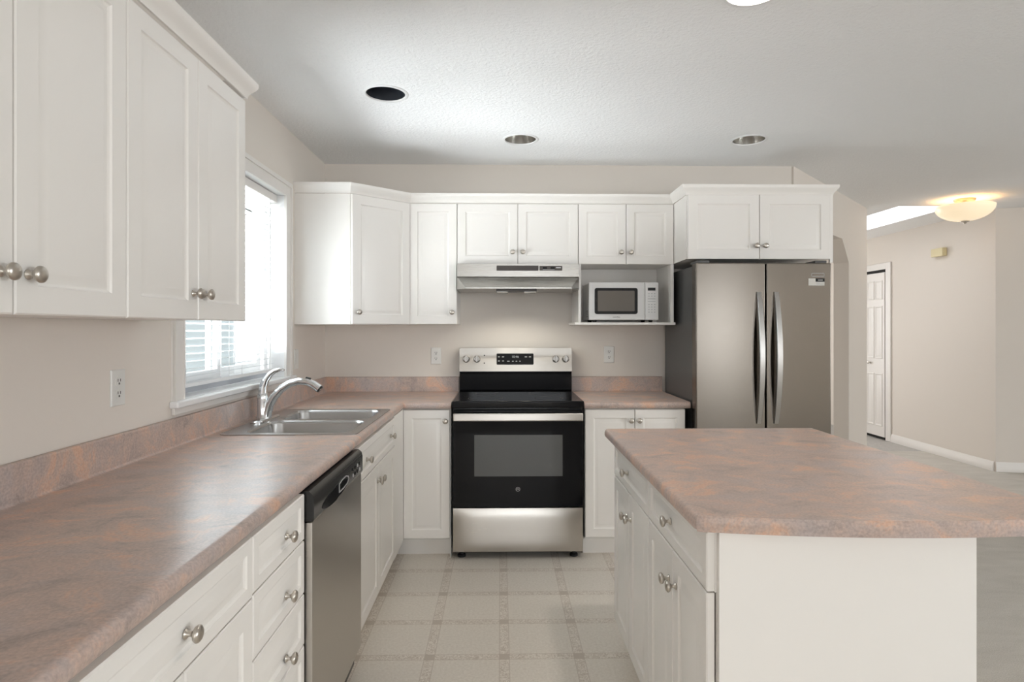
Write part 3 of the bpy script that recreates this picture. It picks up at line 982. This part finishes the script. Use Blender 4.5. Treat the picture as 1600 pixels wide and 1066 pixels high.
r = island(1.400, 1.958, 'white island cabinet at the near end, with a large plain end panel')
obj('end_panel', B(IX + .0245, 1.113, 1.386, 1.3995, 0.0, CZ, .001), M['cab'], r)
obj('back_panel', B(1.1055, 1.113, 1.400, 1.958, 0.0, CZ), M['cab'], r)
r = island(1.959, 2.545, 'white island cabinet at the far end toward the stove, one drawer over two doors')
obj('back_panel', B(1.1055, 1.113, 1.959, 2.545, 0.0, CZ), M['cab'], r)

# ================================================================== DISHWASHER
DY0, DY1 = 1.752, 2.370
r = thing('dishwasher', (-0.86, 2.06, 0), 'stainless dishwasher with a black control panel under the left counter', 'dishwasher')
obj('dishwasher_body', B(XW + .05, -0.5735, DY0 + .003, DY1 - .003, 0.03, 0.868), M['dwblack'], r)
obj('kick_plate', B(-0.66, -0.645, DY0 + .003, DY1 - .003, 0.0, 0.03), M['dwblack'], r)
obj('door', B(-0.573, -0.546, DY0 + .002, DY1 - .002, 0.105, 0.782, .004, 3), M['steel'], r)
cp = obj('control_panel', MB().prism([(-0.573, 0.785), (-0.544, 0.785), (-0.541, 0.790), (-0.541, 0.846), (-0.545, 0.862), (-0.556, 0.872), (-0.573, 0.872)], lambda a, z_, y: (a, y, z_), DY0 + .002, DY1 - .002), M['dwblack'], r)
yzx = lambda x0: (lambda a, b_, c: (x0 + c, a, b_))
el = [(1.99 + 0.155 * math.cos(2 * PI * k / 32), 0.802 + 0.022 * math.sin(2 * PI * k / 32) + (0.0 if math.cos(2 * PI * k / 32) < 0 else 0.004)) for k in range(32)]
obj('handle_recess', slab(el, [], yzx(-0.5412), 0.0012), M['black'], cp)
dd = [(2.02, 0.795), (2.02, 0.826), (2.06, 0.832), (2.11, 0.832), (2.14, 0.824), (2.15, 0.812), (2.13, 0.800), (2.08, 0.795)]
ddi = [(2.025, 0.799), (2.025, 0.822), (2.06, 0.828), (2.11, 0.828), (2.136, 0.821), (2.145, 0.812), (2.127, 0.803), (2.08, 0.799)]
obj('latch_outline', slab(dd, [ddi], yzx(-0.5398), 0.0015), M['print_grey'], cp)
for k in range(4):
    for q_ in range(2):
        y = 2.215 + k * 0.034; zz = 0.806 + q_ * 0.022
        obj('button', MB().lathe([(0, 0), (.007, 0), (.006, .002), (0, .0022)], (-0.5412, y, zz), (1, 0, 0), 12), M['print_grey'] if (k + q_) % 3 == 0 else M['black'], cp)

# ================================================================== SINK AND FAUCET
r = thing('sink', (-0.86, 2.83, CT), 'double-bowl stainless steel sink set in the counter below the window', 'sink')
SX0, SX1 = -1.140, -0.584
bowls = [(-1.058, -0.622, 2.478, 2.806), (-1.058, -0.622, 2.848, 3.176)]
rim = slab(rrect(SX0, SX1, 2.440, 3.215, .03), [rrect(*bw, .055) for bw in bowls], lambda a, b_, c: (a, b_, CT + .0004 + c), 0.0035)
obj('sink_rim', rim, M['sink'], r)
for x0, x1, y0, y1 in bowls:
    rings = []
    for ins, zz, rr in ((0.0, CT + .0039, .055), (0.003, CT + .001, .054), (0.006, CT - .01, .052), (0.014, CT - .135, .05), (0.022, CT - .158, .045), (0.045, CT - .168, .035), (0.10, CT - .172, .03)):
        rings.append([Vector((a, c, zz)) for a, c in rrect(x0 + ins, x1 - ins, y0 + ins, y1 - ins, rr)])
    bwl = obj('bowl', MB().loops(rings, cap0=False), M['sink'], r, sharp=60)
    cx, cy = (x0 + x1) / 2, (y0 + y1) / 2
    obj('drain', MB().lathe([(0, -.001), (.044, -.001), (.044, .002), (.036, .003), (.03, -.0005), (0, -.0005)], (cx, cy, CT - .1715), (0, 0, 1)), M['chrome'], bwl)

FC = Vector((-1.104, 2.845, CT + .0042))
r = thing('faucet', FC, 'chrome single-lever kitchen faucet with an arched pull-out spout behind the sink', 'faucet')
rings = []
for ins, zz in ((0, 0), (0, .004), (.003, .008), (.008, .010)):
    rings.append([Vector((FC.x + a, FC.y + c, FC.z + zz)) for a, c in rrect(-.028 + ins, .028 - ins, -.128 + ins, .128 - ins, .027 - ins)])
obj('base_plate', MB().loops(rings), M['chrome'], r)
z0 = FC.z
obj('valve_body', MB().lathe([(0, .009), (.030, .009), (.027, .018), (.0245, .03), (.0245, .085), (.0255, .100), (.0235, .118), (.018, .133), (0, .137)], (FC.x - .012, FC.y - .002, z0), (0, 0, 1)), M['chrome'], r, sharp=50)
y = FC.y - .002
path = [(-1.098, .925), (-1.094, .955), (-1.083, .990), (-1.062, 1.027), (-1.030, 1.062), (-0.990, 1.087), (-0.948, 1.098), (-0.910, 1.095), (-0.878, 1.082), (-0.852, 1.062)]
sp_ = obj('spout', MB().tube([(px, y, pz) for px, pz in path], [.0215, .021, .020, .0195, .0185, .0175, .017, .0175, .019, .0205], 18), M['chrome'], r, sharp=60)
obj('spray_face', MB().tube([(-0.853, y, 1.063), (-0.846, y, 1.057)], [.0185, .017], 18), M['dwblack'], sp_)
obj('spray_button', MB().tube([(-0.915, y, 1.1125), (-0.892, y, 1.108)], [.006, .006], 10), M['dwblack'], sp_)
lev = [(-1.116, 1.040), (-1.113, 1.072), (-1.102, 1.104), (-1.083, 1.130), (-1.060, 1.146), (-1.036, 1.152), (-1.016, 1.150)]
obj('lever', MB().tube([(px, y, pz) for px, pz in lev], [.0195, .019, .0165, .0135, .011, .009, .0055], 14, flat=((0, 1, 0), 1.25)), M['chrome'], r, sharp=60)

# ================================================================== RANGE
RX0, RX1 = -0.281, 0.483
RC = (RX0 + RX1) / 2
r = thing('stove', (RC, 3.8, 0), 'freestanding stainless and black electric stove on the back wall', 'stove')
obj('stove_body', B(RX0 + .004, RX1 - .004, 3.522, 4.118, 0.045, 0.884), M['black'], r)
# warming drawer with a gently pillowed front
mb = MB(); nx, nz = 24, 10
gr = []
for i in range(nz + 1):
    row = []
    for j in range(nx + 1):
        s, t_ = j / nx, i / nz
        e = (1 - (2 * s - 1) ** 8) * (1 - (2 * t_ - 1) ** 6)
        row.append(mb.bm.verts.new((RX0 + .004 + s * (RX1 - RX0 - .008), 3.498 - 0.010 * e, 0.047 + t_ * 0.253)))
    gr.append(row)
for i in range(nz):
    for j in range(nx):
        mb.bm.faces.new((gr[i][j], gr[i][j + 1], gr[i + 1][j + 1], gr[i + 1][j]))
mb.box(RX0 + .004, RX1 - .004, 3.4985, 3.5215, 0.047, 0.300)
obj('drawer', mb, M['steel'], r, sharp=60)
d = obj('oven_door', B(RX0 + .003, RX1 - .003, 3.492, 3.521, 0.307, 0.868, .004), M['blackglass'], r)
obj('oven_window', B(-0.153, 0.360, 3.4905, 3.4925, 0.487, 0.727, .0005), M['ovenglass'], d, label='smoked glass oven window')
obj('door_handle', MB().box(RX0 + .008, RX1 - .008, 3.452, 3.470, 0.812, 0.858, .006, 3).box(RX0 + .03, RX0 + .06, 3.469, 3.4925, 0.822, 0.850, .003).box(RX1 - .06, RX1 - .03, 3.469, 3.4925, 0.822, 0.850, .003), M['steel'], d)
em = obj('emblem', slab(circ(0.1, 0.412, .0125, 28), [circ(0.1, 0.412, .0105, 28)], xz(3.4918), 0.0008), M['print_grey'], d)
obj('emblem_letters', text('GE', 0.0125, lambda x, y_, z_: (0.1 + x, 3.4915 - z_, 0.412 + y_)), M['print_grey'], em)
obj('vent_trim', B(RX0 + .006, RX1 - .006, 3.500, 3.5215, 0.872, 0.884, .002), M['black'], r)
mb = MB()
for x in (-.21, -.09, .05, .20, .33): mb.box(x, x + .07, 3.497, 3.5005, 0.8745, 0.8795)
obj('vent_slots', mb, M['dark'], r)
ct = obj('cooktop', B(RX0, RX1, 3.470, 4.052, 0.886, 0.926, .008, 3), M['blackglass'], r)
for x, yy, rr in ((-.09, 3.62, .105), (.29, 3.62, .085), (-.09, 3.89, .078), (.29, 3.89, .105)):
    obj('burner_ring', slab(circ(x, yy, rr, 40), [circ(x, yy, rr - .003, 40)], lambda a, b_, c: (a, b_, .9261 + c), 0.0004), M['print_dark'], ct)
# backguard
obj('backguard', MB().prism([(4.060, 0.886), (4.118, 0.886), (4.118, 1.212), (4.076, 1.212), (4.052, 1.056), (4.058, 1.045), (4.060, 0.960)], lambda a, z_, x: (x, a, z_), RX0 + .004, RX1 - .004), M['black'], r)
obj('lower_backguard', MB().prism([(4.060, 0.926), (4.050, 0.934), (4.044, 1.04), (4.0585, 1.046)], lambda a, z_, x: (x, a, z_), RX0 + .006, RX1 - .006), M['blackglass'], r)
sl = Vector((0, 4.071 - 4.047, 1.211 - 1.057)).normalized()
PN = Vector((0, -sl.z, sl.y))
P0 = Vector((0, 4.0465, 1.057))
pl = lambda a, b_, c: tuple(Vector((a, 0, 0)) + P0 + sl * b_ + PN * c)
cp = obj('control_panel', MB().prism([(RX0 + .003, 0.0), (RX1 - .003, 0.0), (RX1 - .003, 0.150), (RX1 - .010, 0.1575), (RC, 0.1600), (RX0 + .010, 0.1575), (RX0 + .003, 0.150)], lambda a, b_, c: pl(a, b_, c), -0.003, 0.003), M['steel'], r)
ds = obj('display', slab(rrect(-0.028, 0.222, 0.045, 0.121, .006), [], lambda a, b_, c: pl(a, b_, .0028 + c), 0.0012), M['black'], cp)
obj('clock_digits', text('10:46', 0.022, lambda x, y_, z_: pl(0.098 + x, 0.098 + y_, .0042 + z_)), M['print_grey'], ds)
mb = MB()
for a, b_, w in ((-.012, .098, .012), (.016, .098, .014), (-.012, .070, .012), (.016, .070, .012), (.052, .068, .016), (.082, .068, .011), (.106, .068, .010), (.130, .068, .009), (.170, .098, .016), (.198, .098, .014)):
    q = [pl(a - w / 2, b_ - .003, .0042), pl(a + w / 2, b_ - .003, .0042), pl(a + w / 2, b_ + .003, .0042), pl(a - w / 2, b_ + .003, .0042)]
    mb.loops([[Vector(p) for p in q], [Vector(p) + PN * .0004 for p in q]])
obj('touch_marks', mb, M['print_grey'], ds)
for a in (-0.232, -0.160, 0.371, 0.438):
    kn = obj('control_knob', MB().lathe([(0, 0), (.024, 0), (.0245, .004), (.021, .008), (.019, .020), (.017, .023), (0, .023)], pl(a, 0.083, .003), PN), M['handle'], cp)
    base = Vector(pl(a, 0.083, .026))
    mb = MB()
    q = [(-.006, -.021), (.006, -.021), (.006, .021), (-.006, .021)]
    mb.loops([[base + Vector((u_, 0, 0)) + sl * w_ - PN * .004 for u_, w_ in q], [base + Vector((u_ * .6, 0, 0)) + sl * w_ * .95 + PN * .012 for u_, w_ in q]])
    obj('knob_grip', mb, M['chrome'], kn)
for b_ in (0.056, 0.108):
    obj('indicator_lamp', MB().lathe([(0, 0), (.005, 0), (.004, .002), (0, .002)], pl(-0.110, b_, .003), PN, 12), M['print_dark'], cp)
for x in (RX0 + .05, RX1 - .05):
    for yy in (3.56, 4.06):
        obj('foot', MB().lathe([(0, 0), (.024, 0), (.024, .012), (.012, .016), (.012, .046), (0, .046)], (x, yy, 0.0005), (0, 0, 1), 16), M['rubber'], r)

# ================================================================== FRIDGE
GX0, GX1, GY = 1.117, 1.899, 3.420
SPL = 1.5205
r = thing('fridge', (1.51, 3.8, 0), 'stainless side by side fridge with two curved handles beside the back counter', 'fridge')
obj('fridge_body', B(GX0 + .012, GX1 - .006, GY + .082, 4.110, 0.03, 1.712, .003), M['fside'], r)
obj('door_gasket', B(GX0 + .02, GX1 - .02, GY + .074, GY + .082, 0.06, 1.70), M['dark'], r)
dl = obj('door', B(GX0, SPL - .0035, GY, GY + .074, 0.055, 1.722, .007, 3), M['steeld'], r)
dr = obj('door', B(SPL + .0035, GX1, GY, GY + .074, 0.055, 1.722, .007, 3), M['steeld'], r)
for dd_, hx in ((dl, 1.478), (dr, 1.578)):
    rings = []
    for k in range(25):
        t_ = k / 24; zz = 0.800 + t_ * 0.755
        bow = math.sin(PI * t_) ** 0.8 * 0.050
        y0 = GY - 0.002 - bow
        w = .0150 + .003 * math.sin(PI * t_)
        dp = 0.026
        rings.append([Vector((hx - w, y0, zz)), Vector((hx - w * .75, y0 - .006, zz)), Vector((hx + w * .75, y0 - .006, zz)), Vector((hx + w, y0, zz)), Vector((hx + w, min(y0 + dp, GY - .0003), zz)), Vector((hx - w, min(y0 + dp, GY - .0003), zz))])
    obj('handle', MB().loops(rings), M['handle'], dd_, sharp=50)
obj('emblem', slab(rrect(1.783, 1.858, 1.643, 1.664, .003), [rrect(1.786, 1.855, 1.646, 1.661, .002)], xz(GY), 0.001), M['print_grey'], dr)
st = obj('sticker', B(1.766, 1.859, GY - .0008, GY, 1.592, 1.633), M['sticker'], dr, label='white sticker with a black corner')
mb = MB().box(1.807, 1.859, GY - .0014, GY - .0008, 1.6135, 1.633)
obj('sticker_block', mb, M['black'], st)
obj('sticker_print', MB().box(1.820, 1.848, GY - .0019, GY - .0014, 1.621, 1.6255).box(1.811, 1.830, GY - .0013, GY - .0008, 1.6055, 1.608).box(1.811, 1.852, GY - .0013, GY - .0008, 1.599, 1.6015), M['print_grey'], st)
for x in (GX0 + .05, GX1 - .05):
    obj('hinge_cover', B(x - .035, x + .035, GY + .02, GY + .15, 1.7225, 1.738, .004), M['fside'], r)
for x in (GX0 + .08, GX1 - .08):
    for yy in (3.58, 4.04):
        obj('foot', MB().lathe([(0, 0), (.02, 0), (.02, .0305), (0, .0305)], (x, yy, 0.0), (0, 0, 1), 12), M['rubber'], r)
obj('toe_grille', B(GX0 + .015, GX1 - .015, GY + .05, GY + .08, 0.008, 0.05), M['dwblack'], r)


# ================================================================== OUTLETS AND SWITCH
def outlet(P, U, N, label):
    P, U, N = Vector(P), Vector(U), Vector(N)
    V = Vector((0, 0, 1))
    f = lambda a, b_, c: tuple(P + U * a + V * b_ + N * c)
    r = thing('wall_outlet', P, label, 'outlet', 'kitchen wall outlets')
    w, h = 0.035, 0.057
    obj('cover_plate', MB().loops([[Vector(f(a, b_, c)) for a, b_ in ((-w + i, -h + i), (w - i, -h + i), (w - i, h - i), (-w + i, h - i))] for i, c in ((0, .0004), (0, .003), (.003, .0055))]), M['plate'], r)
    for s in (-1, 1):
        rc = obj('receptacle', slab(rrect(-.0165, .0165, -.0145 + s * .0195, .0145 + s * .0195, .012), [], lambda a, b_, c: f(a, b_, .0054 + c), .002), M['plate'], r)
        mb = MB()
        for a, b_, ww, hh in ((-.006, s * .0195 + .004, .0014, .0045), (.006, s * .0195 + .004, .0014, .0045), (0, s * .0195 - .0065, .0032, .0032)):
            q = [Vector(f(a - ww, b_ - hh, .0073)), Vector(f(a + ww, b_ - hh, .0073)), Vector(f(a + ww, b_ + hh, .0073)), Vector(f(a - ww, b_ + hh, .0073))]
            mb.loops([q, [p + N * .0004 for p in q]])
        obj('slots', mb, M['print_dark'], rc)
    return r


outlet((-0.4435, YW, 1.158), (1, 0, 0), (0, -1, 0), 'white wall outlet between the corner and the stove on the back wall')
outlet((0.7475, YW, 1.166), (1, 0, 0), (0, -1, 0), 'white wall outlet below the microwave on the back wall')
outlet((XW, 1.909, 1.159), (0, 1, 0), (1, 0, 0), 'white wall outlet left of the window above the left counter')
P = Vector((XW, 3.555, 1.166))
r = thing('light_switch', P, 'white rocker light switch between the window and the room corner', 'light switch')
obj('cover_plate', MB().loops([[Vector((XW + c, P.y + a, P.z + b_)) for a, b_ in ((-.036 + i, -.058 + i), (.036 - i, -.058 + i), (.036 - i, .058 - i), (-.036 + i, .058 - i))] for i, c in ((0, .0004), (0, .003), (.003, .0055))]), M['plate'], r)
obj('rocker', B(XW + .0054, XW + .008, P.y - .016, P.y + .016, P.z - .033, P.z + .033, .001), M['plate'], r)


# ================================================================== RECESSED LIGHTS
def can_light(x, y, label, refl, lamp, depth=0.11):
    r = thing('recessed_light', (x, y, ZC), label, 'ceiling light', 'recessed ceiling lights')
    obj('trim_ring', MB().lathe([(.0925, .012), (.0925, -.0006), (.094, -.004), (.104, -.0045), (.1085, -.002), (.1085, -.0003), (.094, -.0003), (.0935, .012)], (x, y, ZC), (0, 0, 1), 40), M['white'], r)
    mb = MB().lathe([(.0915, 0.002), (.0885, .03), (.080, .07), (.062, depth), (.060, depth), (.0605, depth + .002), (.064, depth + .002), (.082, .07), (.0905, .03), (.0923, .002)], (x, y, ZC), (0, 0, 1), 40)
    obj('reflector', mb, refl, r, sharp=60)
    obj('lamp', MB().lathe([(0, depth - .012), (.02, depth - .011), (.045, depth - .004), (.059, depth + .006), (.03, depth + .03), (0, depth + .03)], (x, y, ZC), (0, 0, 1), 32), lamp, r, sharp=60)
    return r


can_light(*CANS[0], 'recessed ceiling light with a dark inside, nearest the window', M['can_dark'], M['can_dark'], 0.16)
can_light(*CANS[1], 'unlit silver recessed ceiling light in front of the stove', M['can_silver'], M['bulb'])
can_light(*CANS[2], 'unlit silver recessed ceiling light in front of the fridge', M['can_silver'], M['can_silver'])
can_light(*CANS[3], 'lit recessed ceiling light cut by the top edge of the photo', M['can_lit'], M['bulb_lit'])

l = bpy.data.lights.new('can_bulb', 'SPOT'); l.energy = 44; l.color = (1.0, 0.93, 0.84); l.spot_size = math.radians(120); l.spot_blend = 0.6; l.shadow_soft_size = 0.085
lo = bpy.data.objects.new('can_bulb', l); COL.objects.link(lo); lo.location = (CANS[3][0], CANS[3][1], ZC + 0.085)

# ================================================================== HALL FIXTURE, CHIME
LX, LY = 4.045, 5.17
r = thing('ceiling_lamp', (LX, LY, ZC), 'lit frosted glass bowl ceiling lamp in the hallway', 'ceiling light')
obj('canopy', MB().lathe([(0, -.0005), (.078, -.0005), (.080, -.006), (.074, -.018), (.02, -.022), (0, -.022)], (LX, LY, ZC), (0, 0, 1), 32), M['copper'], r)
obj('stem', MB().lathe([(0, -.02), (.016, -.02), (.016, -.06), (.022, -.064), (.009, -.07), (.009, -.185), (0, -.185)], (LX, LY, ZC), (0, 0, 1), 20), M['copper'], r)
R_ = []
for k in range(13):
    a = k / 12 * PI / 2
    R_.append((0.218 * math.sin(a) ** 0.9 if k else 0.0, -.190 + 0.128 * (1 - math.cos(a)) ** 0.95))
inner = [(max(0, q[0] - .005), q[1] + .004) for q in R_[::-1]]
bo = obj('glass_bowl', MB().lathe(R_ + inner, (LX, LY, ZC), (0, 0, 1), 48), M['bowl'], r, sharp=80)
obj('finial', MB().lathe([(0, -.191), (.036, -.191), (.034, -.196), (.016, -.202), (.012, -.211), (0, -.215)], (LX, LY, ZC), (0, 0, 1), 20), M['nickel'], r)
for k in range(2):
    l = bpy.data.lights.new('hall_bulb', 'POINT'); l.energy = 0.7; l.color = (1.0, 0.60, 0.28); l.shadow_soft_size = 0.03
    lo = bpy.data.objects.new('hall_bulb', l); COL.objects.link(lo)
    lo.location = (LX + (-.075 if k else .075), LY, ZC - 0.12)

r = thing('door_chime', (4.64, 6.25, 2.10), 'small cream door chime box high on the hallway wall', 'door chime')
obj('chime_cover', B(4.588, 4.6385, 6.165, 6.335, 2.105, 2.190, .005, 2), M['chime'], r)
obj('chime_base', B(4.6386, 4.6396, 6.175, 6.325, 2.112, 2.183), M['print_grey'], r)
